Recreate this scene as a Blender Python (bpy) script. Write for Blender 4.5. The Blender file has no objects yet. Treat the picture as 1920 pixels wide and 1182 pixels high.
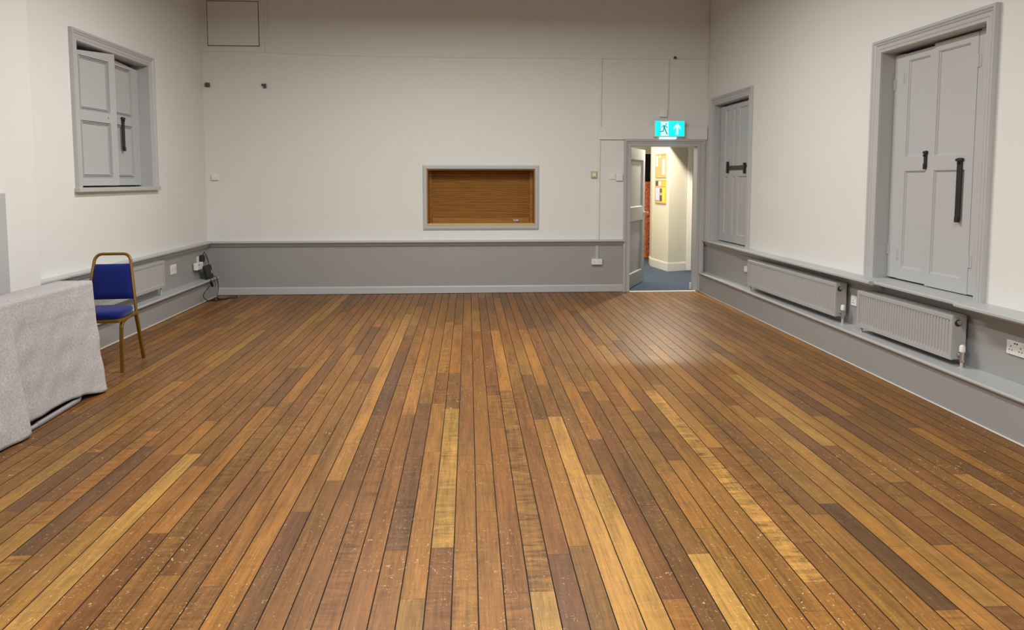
import bpy, bmesh, math, random
from mathutils import Vector, Matrix
random.seed(7)
S = bpy.context.scene
COL = S.collection

# ------------------------------------------------------------------ camera, world, light, exposure
CAM_F, CAM_CY = 1356.8, 446.9            # focal length and principal row, in pixels of the 1920x1182 frame
cd = bpy.data.cameras.new('camera'); cam = bpy.data.objects.new('camera', cd); COL.objects.link(cam)
cd.sensor_fit = 'HORIZONTAL'; cd.sensor_width = 36.0
cd.lens = 36.0 * CAM_F / 1920.0
cd.shift_y = -(591.0 - CAM_CY) / 1920.0
cd.clip_start = 0.05
yaw, pit = 0.0601, 0.0789
fw = Vector((math.sin(yaw)*math.cos(pit), math.cos(yaw)*math.cos(pit), -math.sin(pit)))
cam.location = (0, 0, 1.5)
cam.rotation_euler = fw.to_track_quat('-Z', 'Y').to_euler()
S.camera = cam

w = bpy.data.worlds.new('world'); S.world = w; w.use_nodes = True
w.node_tree.nodes['Background'].inputs[0].default_value = (1.0, 0.95, 0.9, 1)
w.node_tree.nodes['Background'].inputs[1].default_value = 0.02

vs = S.view_settings
vs.view_transform = 'Standard'; vs.look = 'None'; vs.gamma = 1.0; vs.use_curve_mapping = False
vs.exposure = 0.0

def area(name, loc, sx, sy, watts, color, rot=(0, 0, 0), spread=180):
    l = bpy.data.lights.new(name, 'AREA'); l.shape = 'RECTANGLE'; l.size = sx; l.size_y = sy
    l.energy = watts; l.color = color; l.spread = math.radians(spread)
    o = bpy.data.objects.new(name, l); COL.objects.link(o); o.location = loc; o.rotation_euler = rot
    return o
HALL = (1.0, 0.995, 0.975)
for lx, ly, lw in ((-0.9, 1.2, 112), (0.95, 1.2, 118), (-1.0, 6.1, 92), (0.75, 6.1, 86)):
    area('hall_lamp', (lx, ly, 3.62), 0.35, 1.5, lw, HALL)
area('passage_lamp', (2.95, 10.9, 2.5), 0.08, 0.08, 75, (1.0, 0.90, 0.74))
area('passage_lamp', (2.35, 12.4, 2.55), 0.3, 0.3, 38, (1.0, 0.90, 0.74))  # extra lamp, added to brighten the left face of the angled wall

# ------------------------------------------------------------------ materials
def nt(m):
    m.use_nodes = True
    return m.node_tree.nodes, m.node_tree.links, m.node_tree.nodes['Principled BSDF']
def mat(name, col, rough=0.5, metal=0.0, var=0.0, vscale=8.0, bump=0.0, bscale=60.0, spec=0.5, emit=None, estr=0.0):
    m = bpy.data.materials.new(name); n, l, b = nt(m)
    b.inputs['Roughness'].default_value = rough; b.inputs['Metallic'].default_value = metal
    b.inputs['Specular IOR Level'].default_value = spec
    tc = n.new('ShaderNodeTexCoord')
    no = n.new('ShaderNodeTexNoise'); no.inputs['Scale'].default_value = vscale; no.inputs['Detail'].default_value = 4
    l.new(tc.outputs['Object'], no.inputs['Vector'])
    mx = n.new('ShaderNodeMix'); mx.data_type = 'RGBA'
    mx.inputs[6].default_value = tuple(c*(1-var) for c in col) + (1,)
    mx.inputs[7].default_value = tuple(min(1, c*(1+var)) for c in col) + (1,)
    l.new(no.outputs['Fac'], mx.inputs[0]); l.new(mx.outputs[2], b.inputs['Base Color'])
    if bump:
        n2 = n.new('ShaderNodeTexNoise'); n2.inputs['Scale'].default_value = bscale; n2.inputs['Detail'].default_value = 3
        l.new(tc.outputs['Object'], n2.inputs['Vector'])
        bp = n.new('ShaderNodeBump'); bp.inputs['Strength'].default_value = bump; bp.inputs['Distance'].default_value = 0.01
        l.new(n2.outputs['Fac'], bp.inputs['Height']); l.new(bp.outputs['Normal'], b.inputs['Normal'])
    if emit:
        b.inputs['Emission Color'].default_value = emit + (1,); b.inputs['Emission Strength'].default_value = estr
    return m
CREAM = mat('cream_wall_paint', (0.75, 0.752, 0.712), 0.6, var=0.02, vscale=1.5, bump=0.10, bscale=9, spec=0.3)
GREY = mat('grey_satin_paint', (0.475, 0.482, 0.477), 0.38, var=0.03, vscale=3, bump=0.04, bscale=30)
GREYW = mat('grey_paint_shaded', (0.335, 0.333, 0.322), 0.45, var=0.04, vscale=2, bump=0.06, bscale=12)  # darker grey for lower walls and plinth faces, with shade in its colour
WHITE = mat('white_gloss_paint', (0.80, 0.79, 0.74), 0.35, var=0.03)
CEIL = mat('ceiling_boarding', (0.16, 0.12, 0.085), 0.7, var=0.05)
PASSW = mat('passage_wall_paint', (0.72, 0.69, 0.57), 0.55, var=0.05, vscale=3, bump=0.15, bscale=12)
RADM = mat('radiator_grey_enamel', (0.42, 0.42, 0.405), 0.35, var=0.02)
SLOT = mat('dark_slot', (0.02, 0.02, 0.02), 0.7)
PLAST = mat('white_plastic', (0.82, 0.80, 0.77), 0.35, var=0.02)
AGED = mat('yellowed_plastic', (0.55, 0.50, 0.27), 0.45, var=0.1, vscale=40)
BLACK = mat('black_plastic', (0.010, 0.010, 0.011), 0.35, var=0.1)
IRON = mat('black_iron', (0.012, 0.012, 0.013), 0.5, var=0.2, vscale=30)
GUN = mat('dark_bracket_metal', (0.10, 0.09, 0.075), 0.5, metal=0.3, var=0.2, vscale=60)
CHROME = mat('chrome', (0.75, 0.75, 0.75), 0.15, metal=1.0, var=0.02)
STEEL = mat('grey_steel_tube', (0.42, 0.42, 0.44), 0.35, metal=0.6, var=0.05)
GOLD = mat('gold_brown_paint', (0.20, 0.098, 0.014), 0.32, metal=0.35, var=0.08, vscale=20)
TAPE = mat('dark_blue_sheet', (0.008, 0.018, 0.09), 0.5, var=0.1)
CORK = mat('cork', (0.60, 0.37, 0.17), 0.8, var=0.15, vscale=80, bump=0.2, bscale=200)
PINE = mat('pale_pine', (0.62, 0.40, 0.17), 0.45, var=0.12, vscale=20)
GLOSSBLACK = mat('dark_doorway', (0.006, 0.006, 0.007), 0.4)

def fabric(name, col, var, scale, bump):
    m = bpy.data.materials.new(name); n, l, b = nt(m)
    b.inputs['Roughness'].default_value = 0.9; b.inputs['Specular IOR Level'].default_value = 0.15
    b.inputs['Sheen Weight'].default_value = 0.15
    tc = n.new('ShaderNodeTexCoord'); no = n.new('ShaderNodeTexNoise')
    no.inputs['Scale'].default_value = scale; no.inputs['Detail'].default_value = 6; no.inputs['Roughness'].default_value = 0.7
    l.new(tc.outputs['Object'], no.inputs['Vector'])
    r = n.new('ShaderNodeValToRGB'); r.color_ramp.elements[0].position = 0.3; r.color_ramp.elements[1].position = 0.7
    r.color_ramp.elements[0].color = tuple(c*(1-var) for c in col) + (1,)
    r.color_ramp.elements[1].color = tuple(min(1, c*(1+var)) for c in col) + (1,)
    l.new(no.outputs['Fac'], r.inputs['Fac']); l.new(r.outputs['Color'], b.inputs['Base Color'])
    bp = n.new('ShaderNodeBump'); bp.inputs['Strength'].default_value = bump; bp.inputs['Distance'].default_value = 0.004
    l.new(no.outputs['Fac'], bp.inputs['Height']); l.new(bp.outputs['Normal'], b.inputs['Normal'])
    return m
LINEN = fabric('pale_grey_linen', (0.43, 0.405, 0.398), 0.26, 75, 0.7)
BLUE = fabric('royal_blue_fabric', (0.0045, 0.011, 0.125), 0.15, 300, 0.3)
CARPET = fabric('blue_carpet', (0.032, 0.055, 0.095), 0.45, 90, 0.8)

def orange_mat():
    m = bpy.data.materials.new('orange_patterned_cloth'); n, l, b = nt(m)
    b.inputs['Roughness'].default_value = 0.85
    tc = n.new('ShaderNodeTexCoord'); no = n.new('ShaderNodeTexNoise'); no.inputs['Scale'].default_value = 22; no.inputs['Detail'].default_value = 2
    no.inputs['Distortion'].default_value = 2.0
    l.new(tc.outputs['Object'], no.inputs['Vector'])
    r = n.new('ShaderNodeValToRGB'); r.color_ramp.elements[0].position = 0.44; r.color_ramp.elements[1].position = 0.5
    r.color_ramp.elements[0].color = (0.34, 0.08, 0.035, 1); r.color_ramp.elements[1].color = (0.70, 0.21, 0.085, 1)
    l.new(no.outputs['Fac'], r.inputs['Fac']); l.new(r.outputs['Color'], b.inputs['Base Color'])
    return m
ORANGE = orange_mat()

def wood_slats():
    m = bpy.data.materials.new('varnished_shutter_wood'); n, l, b = nt(m)
    b.inputs['Roughness'].default_value = 0.38
    tc = n.new('ShaderNodeTexCoord'); mp = n.new('ShaderNodeMapping'); mp.inputs['Scale'].default_value = (2, 30, 25)
    no = n.new('ShaderNodeTexNoise'); no.inputs['Scale'].default_value = 1.5; no.inputs['Detail'].default_value = 5
    l.new(tc.outputs['Object'], mp.inputs['Vector']); l.new(mp.outputs['Vector'], no.inputs['Vector'])
    r = n.new('ShaderNodeValToRGB'); r.color_ramp.elements[0].position = 0.3; r.color_ramp.elements[1].position = 0.7
    r.color_ramp.elements[0].color = (0.25, 0.095, 0.006, 1); r.color_ramp.elements[1].color = (0.36, 0.155, 0.014, 1)
    l.new(no.outputs['Fac'], r.inputs['Fac']); l.new(r.outputs['Color'], b.inputs['Base Color'])
    return m
SLATWOOD = wood_slats()

def floor_mat():
    m = bpy.data.materials.new('strip_hardwood'); n, l, b = nt(m)
    def att(nm):
        a = n.new('ShaderNodeAttribute'); a.attribute_name = nm; return a.outputs['Fac']
    def math_(op, a, bb=None, clamp=False):
        q = n.new('ShaderNodeMath'); q.operation = op; q.use_clamp = clamp
        for i, v in enumerate((a, bb)):
            if v is None: continue
            if isinstance(v, (int, float)): q.inputs[i].default_value = v
            else: l.new(v, q.inputs[i])
        return q.outputs[0]
    tint, seed, curl = att('tint'), att('seed'), att('curl')
    geo = n.new('ShaderNodeNewGeometry'); sep = n.new('ShaderNodeSeparateXYZ'); l.new(geo.outputs['Position'], sep.inputs[0])
    def coords(kx, ky, off):
        c = n.new('ShaderNodeCombineXYZ')
        l.new(math_('MULTIPLY', sep.outputs['X'], kx), c.inputs[0]); l.new(math_('MULTIPLY', sep.outputs['Y'], ky), c.inputs[1])
        l.new(math_('ADD', math_('MULTIPLY', seed, 91.0), off), c.inputs[2]); return c.outputs[0]
    def noise(vec, scale, detail, dist=0.0, rough=0.5):
        q = n.new('ShaderNodeTexNoise'); q.inputs['Scale'].default_value = scale; q.inputs['Detail'].default_value = detail
        q.inputs['Distortion'].default_value = dist; q.inputs['Roughness'].default_value = rough
        l.new(vec, q.inputs['Vector']); return q.outputs['Fac']
    ramp = n.new('ShaderNodeValToRGB'); e = ramp.color_ramp.elements
    stops = [(0.0, (0.100, 0.046, 0.019)), (0.25, (0.150, 0.065, 0.019)), (0.5, (0.205, 0.090, 0.019)), (0.7, (0.270, 0.127, 0.025)), (1.0, (0.40, 0.220, 0.052))]
    e[0].position, e[0].color = stops[0][0], stops[0][1] + (1,)
    e[1].position, e[1].color = stops[-1][0], stops[-1][1] + (1,)
    for p, c in stops[1:-1]:
        q = e.new(p); q.color = c + (1,)
    l.new(tint, ramp.inputs['Fac'])
    grain = noise(coords(55, 2.2, 0), 1.6, 6, 0.4, 0.65)           # fine grain along the board
    broad = noise(coords(9, 0.9, 5), 1.0, 3, 0.6)                  # slow tone drift
    fig = noise(coords(6, 34, 9), 1.0, 3, 1.2)                     # cross figure
    pores = noise(coords(260, 12, 3), 1.0, 2)
    g = math_('ADD', math_('MULTIPLY', math_('SUBTRACT', grain, 0.5), 1.5), 1.0)
    g = math_('ADD', g, math_('MULTIPLY', math_('SUBTRACT', broad, 0.5), 1.1))
    cf = math_('ADD', math_('MULTIPLY', curl, 0.9), 0.45)
    g = math_('ADD', g, math_('MULTIPLY', math_('SUBTRACT', fig, 0.5), cf))
    g = math_('ADD', g, math_('MULTIPLY', math_('SUBTRACT', pores, 0.5), 0.7))
    mul = n.new('ShaderNodeMix'); mul.data_type = 'RGBA'; mul.blend_type = 'MULTIPLY'; mul.inputs[0].default_value = 1.0
    l.new(ramp.outputs['Color'], mul.inputs[6])
    cg = n.new('ShaderNodeCombineColor')
    for i in range(3): l.new(g, cg.inputs[i])
    l.new(cg.outputs[0], mul.inputs[7])
    # boards differ in hue: some redder, some yellower
    hue = math_('FRACT', math_('MULTIPLY', seed, 7.31))
    hr = n.new('ShaderNodeValToRGB'); hr.color_ramp.elements[0].color = (1.05, 0.93, 0.92, 1); hr.color_ramp.elements[1].color = (0.97, 1.03, 1.0, 1)
    l.new(hue, hr.inputs['Fac'])
    hm = n.new('ShaderNodeMix'); hm.data_type = 'RGBA'; hm.blend_type = 'MULTIPLY'; hm.inputs[0].default_value = 1.0
    l.new(mul.outputs[2], hm.inputs[6]); l.new(hr.outputs['Color'], hm.inputs[7]); mul = hm
    # pale scuffs and specks in the varnish
    cc = n.new('ShaderNodeCombineXYZ'); l.new(sep.outputs['X'], cc.inputs[0]); l.new(sep.outputs['Y'], cc.inputs[1])
    sp = noise(cc.outputs[0], 60, 2, 1.5); area_ = noise(cc.outputs[0], 1.3, 3)
    spk = math_('MULTIPLY', math_('GREATER_THAN', sp, 0.675), math_('MULTIPLY', math_('SUBTRACT', area_, 0.36), 3.5, True), True)
    mx = n.new('ShaderNodeMix'); mx.data_type = 'RGBA'
    l.new(math_('MULTIPLY', spk, 0.75), mx.inputs[0]); l.new(mul.outputs[2], mx.inputs[6]); mx.inputs[7].default_value = (0.70, 0.50, 0.28, 1)
    l.new(mx.outputs[2], b.inputs['Base Color'])
    rg = math_('ADD', math_('MULTIPLY', broad, 0.14), 0.30)
    l.new(math_('ADD', rg, math_('MULTIPLY', grain, 0.10)), b.inputs['Roughness'])
    b.inputs['Specular IOR Level'].default_value = 0.27
    bp = n.new('ShaderNodeBump'); bp.inputs['Strength'].default_value = 0.12; bp.inputs['Distance'].default_value = 0.002
    l.new(g, bp.inputs['Height']); l.new(bp.outputs['Normal'], b.inputs['Normal'])
    return m
FLOORW = floor_mat()
GAP = mat('dark_board_gap', (0.018, 0.009, 0.005), 0.9)

def glow(name, col, strength, base=(0.3, 0.3, 0.3)):
    return mat(name, base, 0.3, emit=col, estr=strength)
SIGNC = glow('lit_cyan_sign', (0.0, 0.72, 0.80), 1.3, (0.0, 0.2, 0.22))
SIGNW = glow('lit_white_sign', (0.62, 1.0, 1.0), 0.95, (0.3, 0.3, 0.3))
SIGND = glow('lit_sign_figure', (0.0, 0.32, 0.36), 0.9, (0.0, 0.15, 0.15))
SIGNL = glow('lit_downlight_strip', (0.55, 0.80, 1.0), 1.3, (0.3, 0.3, 0.3))

# ------------------------------------------------------------------ frames: (along, out of the wall, height) -> world
DW = 9.64                                             # back wall plane
def F_world(a, n, z): return Vector((a, n, z))
def F_back(a, n, z): return Vector((a, DW - n, z))
def F_left(a, n, z): return Vector((-3.40 + n, a, z))
RK = 0.02; RO = Vector((3.218, 9.63, 0)); _q = math.hypot(RK, 1)
RT = Vector((RK/_q, -1/_q, 0)); RN = Vector((-1/_q, -RK/_q, 0))
def F_right(a, n, z): return RO + RT*a + RN*n + Vector((0, 0, z))
def F_line(p0, p1, side=1):
    p0 = Vector((p0[0], p0[1], 0)); p1 = Vector((p1[0], p1[1], 0)); u = (p1-p0).normalized(); v = Vector((u.y, -u.x, 0))*side
    return lambda a, n, z: p0 + u*a + v*n + Vector((0, 0, z))

# ------------------------------------------------------------------ mesh builder
ORG = {}
class MB:
    def __init__(self, frame=F_world): self.bm = bmesh.new(); self.f = frame
    def v(self, a, n, z): return self.bm.verts.new(self.f(a, n, z))
    def face(self, vs, mi=0):
        try: q = self.bm.faces.new(vs); q.material_index = mi; return q
        except ValueError: return None
    def box(self, a0, a1, n0, n1, z0, z1, mi=0, bev=0.0, seg=2):
        c = [self.v(a, n, z) for a in (a0, a1) for n in (n0, n1) for z in (z0, z1)]
        fs = [self.face([c[i] for i in q], mi) for q in ((0,1,3,2), (4,6,7,5), (0,4,5,1), (2,3,7,6), (0,2,6,4), (1,5,7,3))]
        if bev:
            ed = {e for f in fs for e in f.edges}
            r = bmesh.ops.bevel(self.bm, geom=list(ed), offset=bev, segments=seg, affect='EDGES', profile=0.5)
            for f in r['faces']: f.material_index = mi
        return self
    def prism(self, pts, n0, n1, mi=0):               # outline in (a, z), extruded along n
        A = [self.v(a, n0, z) for a, z in pts]; B = [self.v(a, n1, z) for a, z in pts]
        self.face(A, mi); self.face(B[::-1], mi)
        for i in range(len(pts)): j = (i+1) % len(pts); self.face([A[i], A[j], B[j], B[i]], mi)
        return self
    def sweep_a(self, a0, a1, prof, mi=0):            # closed profile in (n, z), swept along a
        A = [self.v(a0, n, z) for n, z in prof]; B = [self.v(a1, n, z) for n, z in prof]
        self.face(A, mi); self.face(B[::-1], mi)
        for i in range(len(prof)): j = (i+1) % len(prof); self.face([A[i], A[j], B[j], B[i]], mi)
        return self
    def ring(self, a0, z0, a1, z1, prof, top_only=False, mi=0):   # mitred frame; prof = closed list of (outward offset, n)
        loops = []
        for ca, cz, sa, sz in ((a0, z0, -1, -1), (a0, z1, -1, 1), (a1, z1, 1, 1), (a1, z0, 1, -1)):
            if top_only and sz < 0: sz = 0
            loops.append([self.v(ca + sa*o, n, cz + sz*o) for o, n in prof])
        k = len(prof)
        for i in range(3 if top_only else 4):
            L, M = loops[i], loops[(i+1) % 4]
            for j in range(k): q = (j+1) % k; self.face([L[j], L[q], M[q], M[j]], mi)
        if top_only: self.face(loops[0], mi); self.face(loops[3][::-1], mi)
        return self
    def tube(self, pts, r, seg=10, mi=0, square=False, cap=True):   # pts in frame coordinates
        P = [self.f(*p) for p in pts]; rings = []
        T0 = (P[1]-P[0]).normalized(); up = Vector((0, 0, 1)) if abs(T0.z) < 0.9 else Vector((0, 1, 0))
        X = T0.cross(up).normalized()
        for i, p in enumerate(P):
            if i == 0: T = T0
            elif i == len(P)-1: T = (P[i]-P[i-1]).normalized()
            else: T = ((P[i+1]-p).normalized() + (p-P[i-1]).normalized()).normalized()
            X = (X - T*X.dot(T)).normalized(); Y = T.cross(X)
            rr = r[i] if isinstance(r, (list, tuple)) else r
            if square: offs = [(rr, rr), (-rr, rr), (-rr, -rr), (rr, -rr)]
            else: offs = [(rr*math.cos(2*math.pi*k/seg), rr*math.sin(2*math.pi*k/seg)) for k in range(seg)]
            rings.append([self.bm.verts.new(p + X*x + Y*y) for x, y in offs])
        k = len(rings[0])
        for A, B in zip(rings, rings[1:]):
            for j in range(k): q = (j+1) % k; self.face([A[j], A[q], B[q], B[j]], mi)
        if cap: self.face(rings[0][::-1], mi); self.face(rings[-1], mi)
        return self
    def build(self, name, mats, parent=None, smooth=False, loc=None, bevel=0.0, subsurf=0):
        bmesh.ops.recalc_face_normals(self.bm, faces=self.bm.faces)
        if parent is not None: org = ORG[parent]
        elif loc is not None: org = Vector(loc)
        else: org = Vector((0, 0, 0))
        for q in self.bm.verts: q.co -= org
        me = bpy.data.meshes.new(name)
        if smooth:
            for f in self.bm.faces: f.smooth = True
        self.bm.to_mesh(me); self.bm.free()
        for m in (mats if isinstance(mats, (list, tuple)) else [mats]): me.materials.append(m)
        o = bpy.data.objects.new(name, me); COL.objects.link(o); ORG[o] = org
        if parent is not None: o.parent = parent
        else: o.location = org
        if bevel:
            b = o.modifiers.new('soft_edges', 'BEVEL'); b.width = bevel; b.segments = 2; b.limit_method = 'ANGLE'; b.angle_limit = math.radians(40)
        if subsurf:
            s = o.modifiers.new('smooth', 'SUBSURF'); s.levels = subsurf; s.render_levels = subsurf
        return o
def smooth_by_angle(o, deg=40):
    for p in o.data.polygons: p.use_smooth = True
    try: o.data.set_sharp_from_angle(angle=math.radians(deg))
    except Exception: pass
    return o
def tag(o, label=None, cat=None, group=None, kind=None):
    if label: o['label'] = label
    if cat: o['category'] = cat
    if group: o['group'] = group
    if kind: o['kind'] = kind
    return o
def empty(name, loc):
    o = bpy.data.objects.new(name, None); COL.objects.link(o); o.location = loc; ORG[o] = Vector(loc); o.empty_display_size = 0.1
    return o

# ------------------------------------------------------------------ floor
PW, PX0 = 0.0937, 0.028
FIX = [(-24, 4.1, 5.47, 0.66, 0), (-24, 3.31, 4.03, 0.75, 0), (-23, 3.32, 4.03, 0.12, 0), (-20, 2.91, 4.11, 0.12, 0), (-18, 1.0, 3.24, 0.7, 0),
       (-18, 3.97, 4.54, 0.62, 0), (-17, 1.0, 3.98, 0.92, 0), (-9, 1.0, 2.76, 0.2, 0), (-9, 2.81, 3.23, 0.15, 0), (-9, 5.78, 7.17, 0.7, 0),
       (-8, 3.57, 4.08, 0.78, 0), (-8, 4.09, 8.13, 0.8, 0), (-7, 4.59, 6.13, 0.03, 0), (-5, 4.58, 5.76, 0.76, 0), (-4, 2.28, 2.86, 0.5, 0),
       (-4, 2.86, 4.82, 0.2, 1), (-4, 4.84, 7.55, 0.6, 0), (-3, 1.0, 2.51, 0.66, 0), (-3, 3.93, 4.81, 0.62, 0), (-2, 2.87, 4.69, 0.8, 1),
       (-2, 5.58, 7.48, 0.6, 0), (2, 1.0, 2.53, 0.85, 0), (2, 2.53, 5.08, 0.52, 2), (2, 5.11, 7.18, 0.72, 0), (3, 1.0, 2.79, 0.2, 0),
       (3, 8.22, 9.17, 0.62, 0), (4, 5.5, 6.36, 0.6, 0), (5, 1.0, 4.49, 0.97, 0), (6, 1.0, 3.57, 0.9, 0), (8, 3.2, 3.85, 0.2, 0),
       (9, 1.0, 2.76, 0.93, 0), (9, 4.8, 5.29, 0.7, 0), (10, 2.22, 2.97, 0.6, 0), (10, 2.98, 3.56, 0.66, 0), (11, 4.57, 6.57, 0.66, 0),
       (13, 2.53, 5.02, 0.88, 2), (14, 3.9, 5.17, 0.74, 0), (15, 2.2, 3.17, 0.6, 0), (17, 2.33, 3.17, 0.1, 0), (17, 3.19, 3.71, 0.6, 0),
       (18, 1.0, 2.77, 0.76, 0), (19, 2.34, 4.4, 0.76, 0), (20, 1.0, 2.77, 0.66, 0), (21, 3.89, 5.41, 0.82, 0), (26, 2.65, 3.46, 0.82, 0),
       (28, 3.36, 4.15, 0.66, 0)]
def build_floor():
    bm = bmesh.new(); data = []
    Y0, Y1 = -3.2, DW
    def board(x0, x1, y0, y1):
        g = 0.0023; ge = 0.0006
        xs = (x0+g, x1-g); ys = (y0+ge, y1-ge); dz = 0.0
        t = [bm.verts.new((x, y, dz)) for x, y in ((xs[0], ys[0]), (xs[1], ys[0]), (xs[1], ys[1]), (xs[0], ys[1]))]
        d = [bm.verts.new((x, y, -0.006)) for x, y in ((xs[0], ys[0]), (xs[1], ys[0]), (xs[1], ys[1]), (xs[0], ys[1]))]
        bm.faces.new(t)
        for i in range(4): j = (i+1) % 4; bm.faces.new((d[i], d[j], t[j], t[i]))
    def add(r, y0, y1, tint, curl):
        x0 = PX0 + PW*r
        board(x0, x0+PW, y0, y1); s = random.random()
        for k in range(5): data.append((tint, s, curl, 0 if k == 0 else 1))
    def fill(r, y0, y1):
        y = y0
        while y1 - y > 1e-3:
            L = random.uniform(0.45, 2.3)
            if y1 - (y+L) < 0.3: L = y1 - y
            u = random.random()
            t = random.gauss(0.43, 0.10) if u < 0.80 else (random.uniform(0.55, 0.68) if u < 0.93 else random.uniform(0.15, 0.28))
            add(r, y, y+L, min(0.95, max(0.03, t)), 1 if random.random() < 0.2 else 0)
            y += L
    for r in range(-38, 38):
        fx = sorted(f for f in FIX if f[0] == r); y = Y0
        if fx and fx[0][1] <= 1.0:
            f = fx.pop(0); m_ = random.uniform(0.0, 1.0)
            fill(r, Y0, m_); add(r, m_, f[2], f[3], f[4])      # this board runs past the viewer
            y = f[2]
        for f in fx:
            if f[1] - y >= 0.1: fill(r, y, f[1])
            add(r, y if f[1]-y < 0.1 else f[1], f[2], f[3], f[4]); y = f[2]
        fill(r, y, Y1)
    me = bpy.data.meshes.new('floor')
    # dark bed under the boards
    bed = [bm.verts.new(p) for p in ((-3.6, Y0, -0.006), (3.7, Y0, -0.006), (3.7, Y1, -0.006), (-3.6, Y1, -0.006))]
    bm.faces.new(bed); data.append((0.2, 0.5, 0, 1))
    bm.normal_update(); bm.to_mesh(me); bm.free()
    for i, nm in enumerate(('tint', 'seed', 'curl')):
        a = me.attributes.new(nm, 'FLOAT', 'FACE')
        a.data.foreach_set('value', [float(d[i]) for d in data])
    me.materials.append(FLOORW); me.materials.append(GAP)
    for p, d in zip(me.polygons, data): p.material_index = d[3]
    o = bpy.data.objects.new('floor', me); COL.objects.link(o)
    tag(o, 'long hall floor of narrow varnished hardwood strips in mixed browns', 'floor', kind='structure')
build_floor()

# ------------------------------------------------------------------ room shell
HT = 4.6; DADO = 0.7125
def slab(mb, a_from, a_to, z_from, z_to, holes, depth, zsplit=None):
    """wall slab in the frame (a, n<=0, z) with rectangular holes; material 0 above zsplit, 1 below"""
    As = sorted({a_from, a_to, *[h[0] for h in holes], *[h[1] for h in holes]})
    Zs = sorted({z_from, z_to, *[h[2] for h in holes], *[h[3] for h in holes], *([zsplit] if zsplit else [])})
    As = [a for a in As if a_from <= a <= a_to]; Zs = [z for z in Zs if z_from <= z <= z_to]
    for a0, a1 in zip(As, As[1:]):
        for z0, z1 in zip(Zs, Zs[1:]):
            am, zm = (a0+a1)/2, (z0+z1)/2
            if any(h[0] < am < h[1] and h[2] < zm < h[3] for h in holes): continue
            mb.box(a0, a1, -depth, 0, z0, z1, 1 if zsplit and zm < zsplit else 0)
DOOR = (2.15, 3.10, 0.0, 1.972); HATCH = (-0.547, 0.887, 0.907, 1.658)
b = MB(F_back); slab(b, -3.75, 3.6, 0, HT, [DOOR, HATCH], 0.16, DADO)
tag(b.build('wall_back', [CREAM, GREYW]), 'cream end wall of the hall with grey lower part', 'wall', kind='structure')
LW = (6.598, 8.030, 1.44, 2.717)
b = MB(F_left); slab(b, -3.2, DW, 0, HT, [LW], 0.35, DADO)
b.box(-3.2, 5.79, 0, 0.08, DADO-0.03, HT, 0); b.box(-3.2, 5.79, 0, 0.08, 0, DADO-0.03, 1)
tag(b.build('wall_left', [CREAM, GREYW]), 'cream left wall with a shallow projecting breast near the viewer', 'wall', kind='structure')
W2 = (0.25, 1.372, 0.7125, 2.485); W3 = (3.965, 5.112, 0.7125, 2.515)
b = MB(F_right); slab(b, 0.0, 12.9, 0, HT, [W2, W3], 0.35, DADO)
tag(b.build('wall_right', [CREAM, GREYW]), 'cream right wall above grey dado with two shuttered windows', 'wall', kind='structure')
b = MB(); b.box(-3.75, 3.8, -3.4, -3.2, 0, HT, 0)
tag(b.build('wall_front', CREAM), 'cream wall behind the viewer', 'wall', kind='structure')
b = MB(); b.box(-3.75, 3.8, -3.4, DW+0.16, HT, HT+0.1, 0)
tag(b.build('ceiling', CEIL), 'dim boarded hall ceiling', 'ceiling', kind='structure')

# dado rails
def dado_prof(p, zt=DADO):      # (n, z) closed profile, p = projection
    return [(-0.005, zt+0.004), (p-0.012, zt+0.002), (p-0.003, zt-0.003), (p, zt-0.012), (p-0.002, zt-0.022), (p-0.008, zt-0.027), (p*0.45, zt-0.030),
            (p*0.42, zt-0.048), (p*0.40, zt-0.056), (0.018, zt-0.060), (0.016, zt-0.070), (0.004, zt-0.078), (-0.005, zt-0.078)]
b = MB(F_back); b.sweep_a(-3.41, 2.085, dado_prof(0.075))
tag(smooth_by_angle(b.build('trim_1', GREY)), 'moulded grey dado rail along the end wall', 'dado rail', kind='structure')
b = MB(F_left); b.sweep_a(5.79, DW-0.002, dado_prof(0.072))
tag(smooth_by_angle(b.build('trim_2', GREY)), 'moulded grey dado rail along the left wall', 'dado rail', kind='structure')
# right wall: deep ledge with stepped sills (constant front line, wall splays away)
b = MB()
def ledge(y0, y1, xf):
    b.f = F_world
    for z0, z1, dx in ((DADO-0.028, DADO, 0.0),):
        xw0, xw1 = 3.218 + RK*(9.63-y0) + 0.01, 3.218 + RK*(9.63-y1) + 0.01
        pr = [(xf+0.004, z1), (xf, z1-0.006), (xf, z0+0.008), (xf+0.010, z0), (xf+0.030, z0-0.004)]
        A = [b.bm.verts.new((x, y0, z)) for x, z in [(xw0, z1+0.003)] + pr + [(xw0, z0-0.004)]]
        B = [b.bm.verts.new((x, y1, z)) for x, z in [(xw1, z1+0.003)] + pr + [(xw1, z0-0.004)]]
        b.face(A); b.face(B[::-1])
        for i in range(len(A)): j = (i+1) % len(A); b.face([A[i], A[j], B[j], B[i]])
ledge(8.33, 9.63, 3.150); ledge(5.47, 8.33, 3.138); ledge(4.47, 5.47, 3.178); ledge(-3.2, 4.47, 3.138)
for a0, a1 in ((0.05, 4.1), (5.2, 12.8)):
    MBt = [(0, DADO-0.03), (0.035, DADO-0.03), (0.030, DADO-0.055), (0.012, DADO-0.075), (0, DADO-0.08)]
    b.f = F_right; b.sweep_a(a0, a1, MBt)
tag(b.build('trim_3', GREY), 'deep grey dado ledge under the right-hand windows', 'dado rail', kind='structure')

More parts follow.
